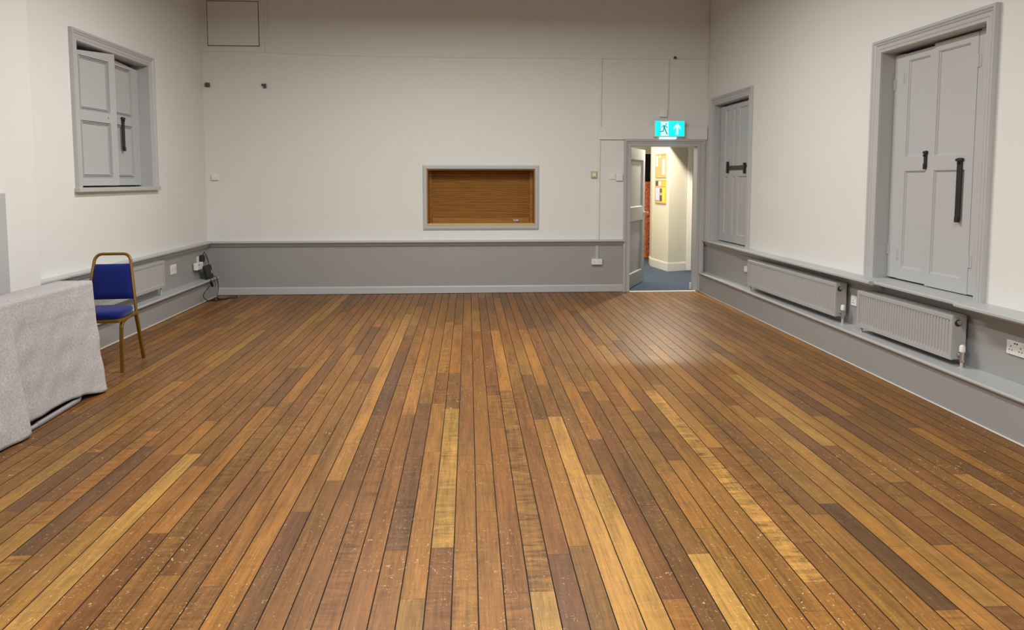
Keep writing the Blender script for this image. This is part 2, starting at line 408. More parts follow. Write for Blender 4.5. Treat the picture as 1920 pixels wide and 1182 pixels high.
# plinths (boxed-in skirting with a shelf top) and skirting
b = MB(); b.box(-3.42, -3.289, -3.2, DW-0.001, 0, 0.236, 2)
b.f = lambda a, n, z: Vector((-3.42 + n, a, z))
b.sweep_a(-3.2, 9.545, [(0, 0.262), (0.170, 0.262), (0.176, 0.260), (0.179, 0.254), (0.179, 0.246), (0.175, 0.240), (0.150, 0.236), (0.146, 0.226), (0.131, 0.222), (0, 0.222)])
b.f = F_world; b.box(-3.42, -3.283, -3.2, 9.6, 0, 0.006, 1)
tag(b.build('baseboard_left', [GREY, WHITE, GREYW]), 'boxed grey plinth with a shelf top along the left wall', 'plinth', kind='structure')
b = MB(); b.box(3.134, 3.60, -3.2, DW-0.001, 0, 0.246, 2)
b.f = lambda a, n, z: Vector((3.60 - n, a, z))
b.sweep_a(-3.2, 9.585, [(0, 0.272), (0.487, 0.272), (0.493, 0.270), (0.496, 0.264), (0.496, 0.256), (0.492, 0.250), (0.475, 0.246), (0.472, 0.238), (0.466, 0.234), (0, 0.234)])
b.f = F_world; b.box(3.128, 3.6, -3.2, 9.6, 0, 0.006, 1)
tag(b.build('baseboard_right', [GREY, WHITE, GREYW]), 'boxed grey plinth with a shelf top along the right wall', 'plinth', kind='structure')
b = MB(F_back); b.sweep_a(-3.29, 2.08, [(0, 0.006), (0.018, 0.006), (0.018, 0.088), (0.012, 0.098), (0.0, 0.102)])
tag(b.build('baseboard_back', GREY), 'low grey skirting board along the end wall', 'skirting board', kind='structure')

# boarding seams and lintel box on the end wall
b = MB(F_back)
def seam(pts, h=0.006, d=0.006):
    for (a0, z0), (a1, z1) in zip(pts, pts[1:]):
        v = [b.v(a0, 0, z0-h), b.v(a1, 0, z1-h), b.v(a1, 0, z1+h), b.v(a0, 0, z0+h), b.v(a0, d, z0-h*.2), b.v(a1, d, z1-h*.2), b.v(a1, 0.002, z1+h), b.v(a0, 0.002, z0+h)]
        for q in ((0,1,5,4), (4,5,6,7), (0,4,7,3), (1,2,6,5), (0,3,2,1), (3,7,6,2)): b.face([v[i] for i in q])
seam([(-3.40, 3.150), (-2.6, 3.143), (-2.02, 3.122), (-1.1, 3.108), (0.2, 3.108), (1.72, 3.112), (3.2, 3.118)])
b.box(-2.595, -2.560, 0, 0.012, 3.148, HT, 0)
tag(b.build('trim_4', CREAM), 'painted joint line across the upper end wall', 'wall joint', kind='structure')
b = MB(F_back); b.box(1.738, 3.205, 0, 0.032, 2.052, 2.225, 0, bev=0.004)
tag(b.build('trim_5', CREAM), 'shallow cream boxing over the doorway', 'boxing', kind='structure')

# ------------------------------------------------------------------ casings and shutter leaves
CAS = [(0, 0), (0, 0.014), (0.004, 0.018), (0.020, 0.018), (0.024, 0.013), (0.030, 0.018), (0.052, 0.020), (0.056, 0.014), (0.062, 0.022), (0.072, 0.026), (0.078, 0.034), (0.096, 0.036), (0.098, 0.030), (0.098, 0)]
def leaf(mb, w, z0, z1, panels, th=0.032, rec=0.016, mould='bead', a0=0.0, n0=0.0):
    mb.box(a0, a0+w, n0, n0+th-rec, z0, z1)
    As = sorted({0.0, w, *[p[0] for p in panels], *[p[1] for p in panels]}); Zs = sorted({z0, z1, *[p[2] for p in panels], *[p[3] for p in panels]})
    for x0, x1 in zip(As, As[1:]):
        for y0, y1 in zip(Zs, Zs[1:]):
            xm, ym = (x0+x1)/2, (y0+y1)/2
            if any(p[0] < xm < p[1] and p[2] < ym < p[3] for p in panels): continue
            mb.box(a0+x0, a0+x1, n0+th-rec-0.001, n0+th, y0, y1)
    nb = n0+th-rec
    for p in panels:
        if mould == 'bead':
            for off, wd, ht in ((0.0, 0.010, rec+0.005), (0.014, 0.008, rec+0.001), (0.026, 0.008, rec*0.6)):
                mb.ring(a0+p[0]+off, p[2]+off, a0+p[1]-off, p[3]-off, [(0, nb-0.001), (0, nb+ht), (-wd*.6, nb+ht), (-wd, nb-0.001)])
        else:
            mb.ring(a0+p[0], p[2], a0+p[1], p[3], [(0, nb-0.001), (0, nb+rec*0.75), (-0.006, nb+rec*0.6), (-0.012, nb-0.001)])
def hinge(frame, a, n, z, parent, name='hinge'):
    h = MB(frame); h.box(a-0.022, a+0.022, n, n+0.003, z-0.04, z+0.04); h.tube([(a, n+0.004, z-0.042), (a, n+0.004, z+0.042)], 0.005, 8)
    return h.build(name, GREY, parent)
def window(name, label, frame, hole, depth, reveal_at):
    root = empty(name, frame((hole[0]+hole[1])/2, 0, hole[2])); tag(root, label, 'window', kind='structure')
    c = MB(frame); c.ring(hole[0], hole[2], hole[1], hole[3], CAS, top_only=True)
    smooth_by_angle(c.build('casing', GREY, root), 25)
    r = MB(frame)         # lining boards of the reveal
    r.box(hole[0]-0.012, hole[0]+0.004, -depth-0.06, 0.006, hole[2], hole[3]+0.01); r.box(hole[1]-0.004, hole[1]+0.012, -depth-0.06, 0.006, hole[2], hole[3]+0.01)
    r.box(hole[0], hole[1], -depth-0.06, 0.006, hole[3]-0.004, hole[3]+0.012); r.box(hole[0], hole[1], -depth-0.06, 0.004, hole[2]-0.02, hole[2]+0.002)
    r.build('lining', GREY, root)
    s = MB(frame); s.box(hole[0]-0.01, hole[1]+0.01, -depth-0.075, -depth-0.045, hole[2]-0.01, hole[3]+0.01)  # added backing: blue tape and the dark of the gaps in one colour
    tag(s.build('gap_backing', TAPE, root), 'added dark blue backing that darkens the gaps round the shutters')
    return root
def bar_v(frame, a, n, z0, z1, wd, parent, name='shutter_bar'):
    m = MB(frame); m.box(a-wd/2, a+wd/2, n, n+0.010, z0, z1, bev=0.003); m.box(a-wd*.7, a+wd*.7, n, n+0.016, z1-0.022, z1-0.004, bev=0.003)
    m.tube([(a, n, z1-0.035), (a, n+0.022, z1-0.035)], 0.009, 10); m.box(a-wd*.35, a+wd*.35, n, n+0.018, z0-0.012, z0+0.03, bev=0.003)
    return tag(m.build(name, IRON, parent), 'black iron shutter bar hanging straight down')

# window_1 on the left wall, shutters standing ajar
w1 = window('window_1', 'left wall window with grey two-panel shutters standing ajar', F_left, LW, 0.13, 0)
m = MB(F_left); m.box(LW[0]-0.115, LW[1]+0.12, -0.01, 0.050, 1.402, 1.442, bev=0.006); m.build('sill', GREY, w1)
def slant(F, zp, z1, k):                               # leaf top cut at a slant
    return lambda a, n, z: F(a, n, z + k*a*min(1.0, max(0.0, (z-zp)/(z1-zp))))
Fa = F_line((-3.470, 6.625), (-3.388, 7.280), 1)      # near leaf, standing a little open
m = MB(slant(Fa, 2.64, 2.652, 0.090)); leaf(m, 0.660, 1.458, 2.652, [(0.125, 0.560, 2.143, 2.630), (0.125, 0.560, 1.535, 2.052)], mould='bead', n0=-0.032)
sh = m.build('shutter_leaf', GREY, w1)
k = MB(Fa); k.tube([(0.525, 0.0, 2.098), (0.525, 0.010, 2.098)], 0.008, 8); k.build('latch_stud', GREY, sh)
Fb = F_line((-3.500, 7.285), (-3.505, 8.025), 1)
m = MB(slant(Fb, 2.66, 2.710, -0.055)); leaf(m, 0.738, 1.458, 2.710, [(0.10, 0.575, 2.163, 2.652), (0.10, 0.575, 1.535, 2.072)], mould='bead', n0=-0.032)
sh = m.build('shutter_leaf', GREY, w1)
bar_v(Fb, 0.350, 0.004, 1.815, 2.146, 0.052, sh)
# window_2, right wall by the corner
w2 = window('window_2', 'tall narrow window with barred grey shutters beside the doorway', F_right, W2, 0.075, 0)
zb, zt = 0.728, 2.455
m = MB(F_right); leaf(m, 0.525, zb, zt, [(0.15, 0.285, 1.66, 2.40), (0.15, 0.285, 0.83, 1.56), (0.42, 0.50, 1.66, 2.40), (0.42, 0.50, 0.83, 1.56)], mould='flat', a0=0.275, n0=-0.105)
s2 = m.build('shutter_leaf', GREY, w2)
m = MB(F_right); leaf(m, 0.535, zb, zt, [(0.075, 0.37, 1.66, 2.40), (0.075, 0.37, 0.83, 1.56)], mould='flat', a0=0.805, n0=-0.105)
s3 = m.build('shutter_leaf', GREY, w2)
m = MB(F_right); m.box(0.57, 1.12, -0.070, -0.056, 1.640, 1.690, bev=0.003); m.box(0.555, 0.592, -0.073, -0.045, 1.600, 1.745, bev=0.004)
m.box(1.095, 1.13, -0.073, -0.045, 1.59, 1.72, bev=0.004)
tag(m.build('shutter_bar', IRON, w2), 'black iron bar fastened level across both shutters')
# window_3, right wall near the viewer
w3 = window('window_3', 'large near window with four-panel grey shutters and black bars', F_right, W3, 0.105, 0)
n0 = -0.132
m = MB(F_right); m.box(3.972, 4.098, n0, n0+0.030, 0.730, 2.490); m.build('folding_strip', GREY, w3)
m = MB(F_right); leaf(m, 0.362, 0.728, 2.484, [(0.055, 0.305, 1.685, 2.428), (0.055, 0.305, 0.822, 1.578)], mould='flat', a0=4.100, n0=n0)
sa = m.build('shutter_leaf', GREY, w3)
m = MB(F_right); leaf(m, 0.448, 0.722, 2.498, [(0.050, 0.370, 1.685, 2.436), (0.050, 0.370, 0.822, 1.578)], mould='flat', a0=4.466, n0=n0+0.012)
sb = m.build('shutter_leaf', GREY, w3)
m = MB(F_right); m.box(4.9155, 4.934, n0, n0+0.040, 0.725, 2.5); m.box(4.937, 5.108, n0, n0+0.042, 0.725, 2.508); m.build('folding_strip', GREY, w3)
bar_v(F_right, 4.405, n0+0.032, 1.600, 1.725, 0.032, sa, 'shutter_catch')
bar_v(F_right, 4.795, n0+0.045, 1.225, 1.660, 0.050, sb)
for a, z, n_ in ((4.099, 2.30, n0+0.031), (4.099, 0.92, n0+0.031), (4.925, 2.30, n0+0.042), (4.925, 0.95, n0+0.042), (3.975, 2.26, n0+0.031), (3.975, 0.95, n0+0.031)):
    hinge(F_right, a, n_, z, w3)

# ------------------------------------------------------------------ doorway in the end wall
d1 = empty('door_1', (2.6, DW, 0)); tag(d1, 'open doorway with grey panelled door swung into the passage', 'door', kind='structure')
m = MB(F_back); m.ring(2.172, 0, 3.085, 1.968, [(0, 0), (0, 0.018), (0.030, 0.020), (0.036, 0.014), (0.042, 0.022), (0.058, 0.024), (0.064, 0.040), (0.092, 0.042), (0.092, 0)], top_only=True)
smooth_by_angle(m.build('door_frame', GREY, d1), 25)
m = MB(F_back); m.box(2.145, 2.176, -0.165, 0.012, 0, 1.972); m.box(3.081, 3.112, -0.165, 0.012, 0, 1.972); m.box(2.15, 3.11, -0.165, 0.012, 1.964, 1.978)
m.build('door_lining', GREY, d1)
m = MB(F_back); m.box(2.176, 3.081, -0.02, 0.045, 0.0, 0.007); tag(m.build('threshold', WHITE, d1), 'pale threshold strip')
Fd = F_line((2.185, 9.765), (2.610, 10.610), 1)
m = MB(Fd); leaf(m, 0.945, 0.012, 1.955, [(0.06, 0.835, 1.130, 1.800), (0.06, 0.835, 0.200, 0.935)], th=0.042, rec=0.022, mould='flat', n0=-0.042)
dl = m.build('door_leaf', GREY, d1)
m = MB(Fd); m.tube([(0.885, 0.000, 1.040), (0.885, 0.043, 1.040)], 0.010, 10); m.tube([(0.885, 0.038, 1.040), (0.93, 0.044, 1.040), (0.99, 0.044, 1.036)], 0.009, 10)
m.tube([(0.885, -0.001, 1.040), (0.885, 0.005, 1.040)], 0.026, 16)
m.tube([(0.885, -0.042, 1.040), (0.885, -0.087, 1.040)], 0.010, 10); m.tube([(0.885, -0.082, 1.040), (0.985, -0.086, 1.037)], 0.009, 10)
tag(smooth_by_angle(m.build('door_handle', CHROME, dl)), 'chrome lever handle')

# ------------------------------------------------------------------ passage beyond
b = MB(); b.box(1.2, 5.6, DW+0.03, 15.2, -0.05, 0.0)
tag(b.build('floor_passage', CARPET), 'blue carpet on the passage floor', 'floor', kind='structure')
b = MB(); b.box(1.1, 5.6, DW+0.16, 15.2, 2.6, 2.7)
b.box(3.2, 5.6, DW+0.16, 13.0, 2.19, 2.6)  # unseen drop, added so its edge casts a diagonal shadow on the pier
tag(b.build('ceiling_passage', WHITE), 'low passage ceiling with an added unseen drop that shades the angled wall', 'ceiling', kind='structure')
b = MB(); b.box(1.1, 1.2, DW+0.16, 15.2, 0, 2.6); b.box(1.1, 3.455, 14.1, 14.2, 0, 2.6); b.box(3.455, 4.3, 14.1, 14.2, 2.03, 2.6); b.box(4.3, 5.6, 14.1, 14.2, 0, 2.6)
b.box(3.4, 5.6, 14.7, 14.8, 0, 2.6)
b.box(5.5, 5.6, DW+0.16, 14.7, 0, 2.6)
tag(b.build('wall_passage', PASSW), 'cream passage walls beyond the doorway', 'wall', kind='structure')
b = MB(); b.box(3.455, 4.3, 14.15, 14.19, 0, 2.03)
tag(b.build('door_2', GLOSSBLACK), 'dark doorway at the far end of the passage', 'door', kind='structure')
pier = [(3.309, 11.796), (3.642, 11.924), (3.70, 12.05), (4.3, 12.10), (4.3, 13.0), (3.30, 13.0), (3.225, 12.56)]
def pier_box(mb, z0, z1, grow, mi=0):
    c = Vector((3.6, 12.4)); P = [Vector(p) for p in pier]
    P = [p + (p-c).normalized()*grow for p in P]
    A = [mb.bm.verts.new((p.x, p.y, z0)) for p in P]; B = [mb.bm.verts.new((p.x, p.y, z1)) for p in P]
    mb.face(A, mi); mb.face(B[::-1], mi)
    for i in range(len(P)): j = (i+1) % len(P); mb.face([A[i], A[j], B[j], B[i]], mi)
b = MB(); pier_box(b, 0, 2.6, 0)
tag(b.build('wall_pier', PASSW), 'angled cream wall end carrying the notice boards', 'wall', kind='structure')
b = MB(); pier_box(b, 0, 0.125, 0.02); pier_box(b, 0.125, 0.14, 0.012)
tag(b.build('baseboard_passage', WHITE), 'cream skirting round the angled passage wall', 'skirting board', kind='structure')
# white side door in the passage
d3 = empty('door_3', (3.9, 11.95, 0)); tag(d3, 'white side door on the right of the passage', 'door', kind='structure')
b = MB(); b.box(3.650, 3.735, 11.90, 12.04, 0, 2.19, bev=0.004); b.build('door_frame', WHITE, d3)
b = MB(); b.box(3.765, 4.5, 11.84, 11.88, 0.01, 2.12); dl3 = b.build('door_leaf', WHITE, d3)
for z in (0.35, 1.75):
    h = MB(); h.tube([(3.752, 11.87, z-0.05), (3.752, 11.87, z+0.05)], 0.009, 8); h.build('hinge', CHROME, dl3)
b = MB(); b.box(3.735, 5.5, 12.02, 12.06, 0, 2.19); tag(b.build('wall_side', PASSW), 'cream passage wall behind the side door', 'wall', kind='structure')

Fn = F_line((3.309, 11.796), (3.225, 12.56), -1)
def sheet(frame, a0, a1, z0, z1, n, m_, label, name='notice', cat='notice', group='notices pinned to the passage boards'):
    q = MB(frame); q.box(a0, a1, n, n+0.003, z0, z1)
    return tag(q.build(name, m_, loc=frame((a0+a1)/2, n, z0)), label, cat, group)
def board(z0, z1, label):
    root = empty('notice_board', Fn(0.36, 0, z0)); tag(root, label, 'notice board', 'cork notice boards on the passage wall')
    q = MB(Fn); q.box(0.115, 0.610, 0.0, 0.008, z0, z1); q.build('cork_panel', CORK, root)
    q = MB(Fn); q.ring(0.125, z0+0.01, 0.600, z1-0.01, [(-0.012, 0), (-0.012, 0.014), (0.012, 0.014), (0.012, 0)]); q.build('frame', PINE, root)
board(1.560, 1.962, 'upper cork notice board with a tall pink sheet, on the passage wall')
board(1.125, 1.523, 'lower cork notice board crowded with yellow and white papers')
pap = lambda n_, c: mat(n_, c, 0.7, var=0.06, vscale=60)
PWH, PPK, PYL, POR, PDK, PBL = pap('white_paper', (0.85, 0.85, 0.85)), pap('pink_paper', (0.80, 0.52, 0.58)), pap('yellow_paper', (0.82, 0.70, 0.05)), pap('amber_paper', (0.75, 0.45, 0.03)), pap('printed_dark_paper', (0.07, 0.07, 0.08)), pap('pale_blue_paper', (0.55, 0.62, 0.85))
sheet(Fn, 0.17, 0.30, 1.60, 1.87, 0.009, PPK, 'tall pink sheet on the upper notice board')
sheet(Fn, 0.50, 0.58, 1.75, 1.93, 0.009, PWH, 'narrow white sheet at the top of the upper notice board')
sheet(Fn, 0.36, 0.45, 1.89, 1.94, 0.009, pap('salmon_paper', (0.85, 0.55, 0.42)), 'small salmon slip on the top edge of the upper notice board')
sheet(Fn, 0.16, 0.31, 1.41, 1.51, 0.009, POR, 'amber square sheet at the top of the lower notice board')
sheet(Fn, 0.16, 0.27, 1.145, 1.39, 0.009, PYL, 'tall yellow sheet on the lower notice board')
sheet(Fn, 0.35, 0.44, 1.42, 1.50, 0.009, PWH, 'small white sheet beside the amber sheet')
sheet(Fn, 0.48, 0.58, 1.42, 1.51, 0.009, PDK, 'dark printed photo sheet at the top of the lower notice board')
sheet(Fn, 0.42, 0.585, 1.17, 1.38, 0.009, PBL, 'pale blue printed sheet low on the lower notice board')
sheet(Fn, 0.30, 0.38, 1.16, 1.26, 0.009, PDK, 'dark slip between the blue and yellow sheets')
sheet(Fn, 0.30, 0.38, 1.31, 1.37, 0.009, pap('brown_print', (0.12, 0.09, 0.06)), 'small brown slip above the dark slip on the lower board')
b = MB(); b.box(3.05, 3.565, 13.84, 13.90, 0.0, 1.486, bev=0.008)
tag(b.build('display_screen', ORANGE, loc=(3.3, 13.87, 0)), 'orange red patterned screen standing at the end of the passage', 'screen')
b = MB(F_world); b.box(3.066, 3.080, 9.80, 9.84, 0.0, 0.09, bev=0.004)
tag(b.build('door_stop', WHITE, loc=(3.065, 9.82, 0)), 'small white door stop on the carpet at the right side of the doorway', 'door stop')

# ------------------------------------------------------------------ exit sign and things round the door
sg = empty('exit_sign', F_back(2.67, 0.03, 2.06)); tag(sg, 'lit cyan emergency exit sign with running figure and up arrow above the doorway', 'exit sign')
m = MB(F_back); m.box(2.463, 2.879, 0.0315, 0.095, 2.085, 2.302, bev=0.006); m.build('housing', PLAST, sg)
m = MB(F_back); m.box(2.478, 2.866, 0.094, 0.0985, 2.096, 2.292); fp = m.build('face_panel', SIGNC, sg)
fn0 = 0.0983
def sx(px): return 2.463 + (px-180)/(1290-180)*0.416       # from a close-up of the sign face
def sz(py): return 2.302 - (py-225)/(805-225)*0.217
m = MB(F_back); m.prism([(sx(412), sz(275)), (sx(690), sz(275)), (sx(690), sz(770)), (sx(412), sz(770))], fn0, fn0+0.0012); m.build('doorway_symbol', SIGNW, fp)
m = MB(F_back)
m.prism([(sx(1005), sz(325)), (sx(1135), sz(470)), (sx(1130), sz(545)), (sx(1045), sz(455)), (sx(1040), sz(730)), (sx(965), sz(730)), (sx(965), sz(455)), (sx(875), sz(545)), (sx(870), sz(470))], fn0, fn0+0.0015)
m.build('arrow_symbol', SIGNW, fp)
m = MB(F_back)
def limb(pts, wd, n1=0.0022):
    for (x0, y0), (x1, y1) in zip(pts, pts[1:]):
        p, q = Vector((sx(x0), sz(y0))), Vector((sx(x1), sz(y1))); d = (q-p).normalized(); e = Vector((-d.y, d.x))*wd/2; d = d*wd*0.25
        m.prism([tuple(p-d+e), tuple(p-d-e), tuple(q+d-e), tuple(q+d+e)], fn0, fn0+n1)
limb([(545, 415), (535, 500)], 0.026); limb([(440, 480), (480, 425), (545, 405), (605, 430), (655, 490)], 0.011)
limb([(530, 490), (500, 610), (385, 620)], 0.014); limb([(545, 490), (590, 600), (640, 705)], 0.016)
m.prism([(sx(600)+0.0105*math.cos(t*math.pi/6), sz(360)+0.0105*math.sin(t*math.pi/6)) for t in range(12)], fn0, fn0+0.0022)
m.build('running_figure', SIGND, fp)
m = MB(F_back); m.box(2.548, 2.768, 0.034, 0.085, 2.056, 2.086, bev=0.004); tag(m.build('downlight_strip', SIGNL, sg), 'glowing pale blue strip under the sign')

def plate(name, frame, a0, a1, z0, z1, th, label, cat, m_=PLAST, group=None, rock=(), slots=(), extra=()):
    root = empty(name, frame((a0+a1)/2, 0, z0)); tag(root, label, cat, group)
    q = MB(frame); q.box(a0, a1, -0.001, th, z0, z1, bev=0.003); q.build('plate', m_, root)
    for a, z, wd, hh in rock:
        q = MB(frame); q.box(a-wd/2, a+wd/2, th-0.001, th+0.004, z-hh/2, z+hh/2, bev=0.0015); q.build('switch', m_, root)
    for i in range(0, len(slots), 3):
        q = MB(frame)
        for a, z, wd, hh in slots[i:i+3]: q.box(a-wd/2, a+wd/2, th-0.001, th+0.0008, z-hh/2, z+hh/2)
        q.build('pin_slots', SLOT, root)
    for nm, mm, (a, z, wd, hh, t0, t1) in extra:
        q = MB(frame); q.box(a-wd/2, a+wd/2, th-0.001+t0, th+t1, z-hh/2, z+hh/2, bev=0.001); q.build(nm, mm, root)
    return root
def skt(a, z, s=1): return [(a, z+0.013, 0.006, 0.011), (a-0.011*s, z-0.009, 0.009, 0.005), (a+0.011*s, z-0.009, 0.009, 0.005)]
plate('thermostat', F_back, 1.637, 1.715, 1.545, 1.632, 0.035, 'yellowed square room control by the conduit left of the door', 'thermostat', AGED, extra=[('dial', PLAST, (1.676, 1.585, 0.040, 0.040, 0, 0.008))])
SWG = 'wall switches left of the doorway'
plate('light_switch', F_back, 1.882, 1.968, 1.522, 1.610, 0.014, 'white switch plate with one square rocker left of the door frame', 'light switch', PLAST, SWG, rock=[(1.925, 1.566, 0.045, 0.045)])
plate('light_switch', F_back, 1.975, 2.062, 1.503, 1.600, 0.030, 'deeper white multi-switch box touching the door frame', 'light switch', PLAST, SWG, rock=[(2.003, 1.570, 0.016, 0.030), (2.034, 1.570, 0.016, 0.030), (2.003, 1.533, 0.016, 0.030), (2.034, 1.533, 0.016, 0.030)])
plate('thermostat', F_back, -3.317, -3.228, 1.512, 1.592, 0.030, 'small white wall control by the left corner of the end wall', 'thermostat', PLAST, extra=[('dial', PLAST, (-3.272, 1.553, 0.034, 0.034, 0, 0.006))])
PSG = 'power sockets along the walls'
plate('power_socket', F_back, 1.653, 1.793, 0.377, 0.452, 0.040, 'surface mounted white double socket below the conduit on the end wall', 'socket', PLAST, PSG,
      rock=[(1.700, 0.436, 0.014, 0.012), (1.745, 0.436, 0.014, 0.012)], slots=skt(1.682, 0.410) + skt(1.764, 0.410))
plate('power_socket', F_right, 5.417, 5.563, 0.440, 0.527, 0.012, 'white double socket with USB ports at the right edge of the hall', 'socket', PLAST, PSG,
      rock=[(5.436, 0.510, 0.014, 0.018), (5.545, 0.510, 0.014, 0.018)], slots=skt(5.452, 0.478) + skt(5.530, 0.478),
      extra=[('usb_port', SLOT, (5.482, 0.512, 0.013, 0.008, 0, 0.001)), ('usb_port', SLOT, (5.500, 0.512, 0.013, 0.008, 0, 0.001))])
plate('power_socket', F_right, 3.650, 3.736, 0.436, 0.524, 0.010, 'white single socket in the gap between the two right-hand radiators', 'socket', PLAST, PSG, rock=[(3.715, 0.508, 0.014, 0.018)], slots=skt(3.690, 0.470))
plate('power_socket', F_right, 1.390, 1.470, 0.445, 0.508, 0.030, 'white socket plate mostly hidden by the far end of the longer radiator', 'socket', PLAST, PSG)
plate('power_socket', F_left, 8.425, 8.575, 0.430, 0.540, 0.010, 'white socket plate between the left radiator and the plugged-in charger', 'socket', PLAST, PSG, rock=[(8.545, 0.522, 0.014, 0.018)], slots=skt(8.455, 0.48) + skt(8.535, 0.48))
plate('power_socket', F_left, 9.235, 9.400, 0.470, 0.555, 0.010, 'white double socket with two plugs in the left corner', 'socket', PLAST, PSG)

# conduits
def conduit(pts, wd, d, label):
    q = MB(F_back); d0 = -0.001
    for (a0, z0), (a1, z1) in zip(pts, pts[1:]):
        v = [q.v(a, n, z) for (a, z) in ((a0, z0), (a1, z1)) for n in (d0, d) for a in (a-wd/2, a+wd/2)]
        for f in ((0,1,3,2), (4,6,7,5), (0,4,5,1), (2,3,7,6), (0,2,6,4), (1,5,7,3)): q.face([v[i] for i in f])
    tag(q.build('cable_conduit', CREAM if pts[0][1] > 1 else GREY, loc=F_back(pts[-1][0], 0, pts[-1][1])), label, 'conduit', 'cable conduits on the end wall')
conduit([(1.742, 3.110), (1.738, 2.226), (1.730, 2.05), (1.722, 0.715)], 0.026, 0.022, 'long cream conduit running down the end wall beside the thermostat')
conduit([(1.720, 0.634), (1.719, 0.452)], 0.026, 0.018, 'short grey conduit between the dado rail and the double socket')
conduit([(2.652, 3.112), (2.650, 2.450)], 0.016, 0.020, 'thin cream conduit dropping to the box over the exit sign')
plate('junction_box', F_back, 2.553, 2.650, 2.352, 2.452, 0.040, 'small white junction box above the exit sign', 'junction box', PLAST, rock=[(2.58, 2.425, 0.012, 0.02), (2.62, 2.425, 0.012, 0.02)])
m = MB(F_back); m.tube([(2.755, 0, 3.135), (2.755, 0.03, 3.135)], [0.022, 0.012], 10); m.tube([(2.755, 0.028, 3.135), (2.755, 0.05, 3.120)], 0.008, 8)
tag(m.build('wall_hook', GUN, loc=F_back(2.755, 0, 3.135)), 'tiny dark hook on the joint line high above the exit sign', 'hook')
def bracket(a, z, label, notch):
    root = empty('wall_bracket', F_back(a, 0, z)); tag(root, label, 'bracket', 'dark brackets high on the end wall')
    q = MB(F_back)
    if notch: q.prism([(a-0.027, z+0.027), (a+0.027, z+0.027), (a+0.027, z-0.027), (a-0.005, z-0.027), (a-0.005, z+0.003), (a-0.027, z+0.003)], -0.001, 0.03)
    else: q.box(a-0.027, a+0.027, -0.001, 0.03, z-0.027, z+0.027, bev=0.003)
    q.build('mount', GUN, root)
    q = MB(F_back); q.tube([(a, 0.029, z+0.006), (a, 0.036, z+0.006)], 0.008, 10); q.build('bolt', GUN, root)
bracket(-3.335, 2.730, 'dark square metal bracket in the left corner high on the end wall', False)
bracket(-2.623, 2.722, 'dark notched metal bracket further along the end wall', True)
# loft hatch outline high on the end wall
ap = empty('access_panel', F_back(-2.99, 0, 3.222)); tag(ap, 'flush painted access panel high in the left corner of the end wall', 'access panel')
m = MB(F_back); m.box(-3.312, -2.676, -0.001, 0.010, 3.232, 3.786, bev=0.003); m.build('panel', CREAM, ap)
m = MB(F_back); m.ring(-3.320, 3.224, -2.668, 3.794, [(0, -0.001), (0, 0.004), (0.004, 0.012), (0.022, 0.012), (0.026, -0.001)]); m.build('frame', CREAM, ap)
m = MB(F_back); m.ring(-3.320, 3.224, -2.668, 3.794, [(-0.009, -0.001), (-0.009, 0.0025), (0.001, 0.0025), (0.001, -0.001)]); m.build('shadow_gap', SLOT, ap)  # dark strip paints the shadow in the gap round the panel

# ------------------------------------------------------------------ serving hatch
sh = empty('serving_hatch', F_back(0.17, 0, 0.907)); tag(sh, 'serving hatch in the end wall closed by a varnished wooden roller shutter', 'serving hatch')
m = MB(F_back); m.ring(HATCH[0], HATCH[2], HATCH[1], HATCH[3], [(0, -0.001), (0, 0.022), (0.006, 0.026), (0.036, 0.026), (0.040, 0.020), (0.050, 0.018), (0.054, -0.001)])
m.build('frame', GREY, sh)
m = MB(F_back); m.box(HATCH[0]-0.02, HATCH[0]+0.016, -0.26, 0.002, HATCH[2]-0.01, HATCH[3]+0.02); m.box(HATCH[1]-0.016, HATCH[1]+0.02, -0.26, 0.002, HATCH[2]-0.01, HATCH[3]+0.02)
m.box(HATCH[0]+0.016, HATCH[1]-0.016, -0.26, 0.002, HATCH[3]-0.016, HATCH[3]+0.02); m.box(HATCH[0]-0.02, HATCH[1]+0.02, -0.28, -0.26, HATCH[2]-0.01, HATCH[3]+0.02)
m.build('lining', SLATWOOD, sh)
m = MB(F_back)
z = 1.000
while z < 1.63:
    m.sweep_a(HATCH[0]+0.05, HATCH[1]-0.05, [(-0.24, z), (-0.226, z+0.0005), (-0.219, z+0.005), (-0.217, z+0.010), (-0.219, z+0.015), (-0.226, z+0.0195), (-0.24, z+0.020)]); z += 0.020
rs = smooth_by_angle(m.build('roller_shutter', SLATWOOD, sh), 50)
m = MB(F_back); m.box(HATCH[0]+0.016, HATCH[0]+0.052, -0.25, -0.19, 0.936, 1.642); m.build('guide_rail', SLATWOOD, sh)
m = MB(F_back); m.box(HATCH[1]-0.052, HATCH[1]-0.016, -0.25, -0.19, 0.936, 1.642); m.build('guide_rail', SLATWOOD, sh)
m = MB(F_back); m.box(HATCH[0]+0.055, HATCH[1]-0.055, -0.236, -0.206, 0.937, 1.000, bev=0.004); m.build('bottom_rail', SLATWOOD, rs)
m = MB(F_back); m.tube([(0.645, -0.207, 0.962), (0.645, -0.186, 0.962)], 0.014, 12); m.box(0.61, 0.68, -0.207, -0.201, 0.950, 0.974, bev=0.003); m.box(0.64, 0.68, -0.193, -0.185, 0.956, 0.968, bev=0.002)
tag(m.build('lock_handle', STEEL, rs), 'small grey metal lock')
m = MB(F_back); m.box(HATCH[0]+0.001, HATCH[1]-0.001, -0.255, 0.012, 0.908, 0.936, bev=0.003); tag(m.build('counter_strip', PINE, sh), 'pale wooden strip along the bottom')

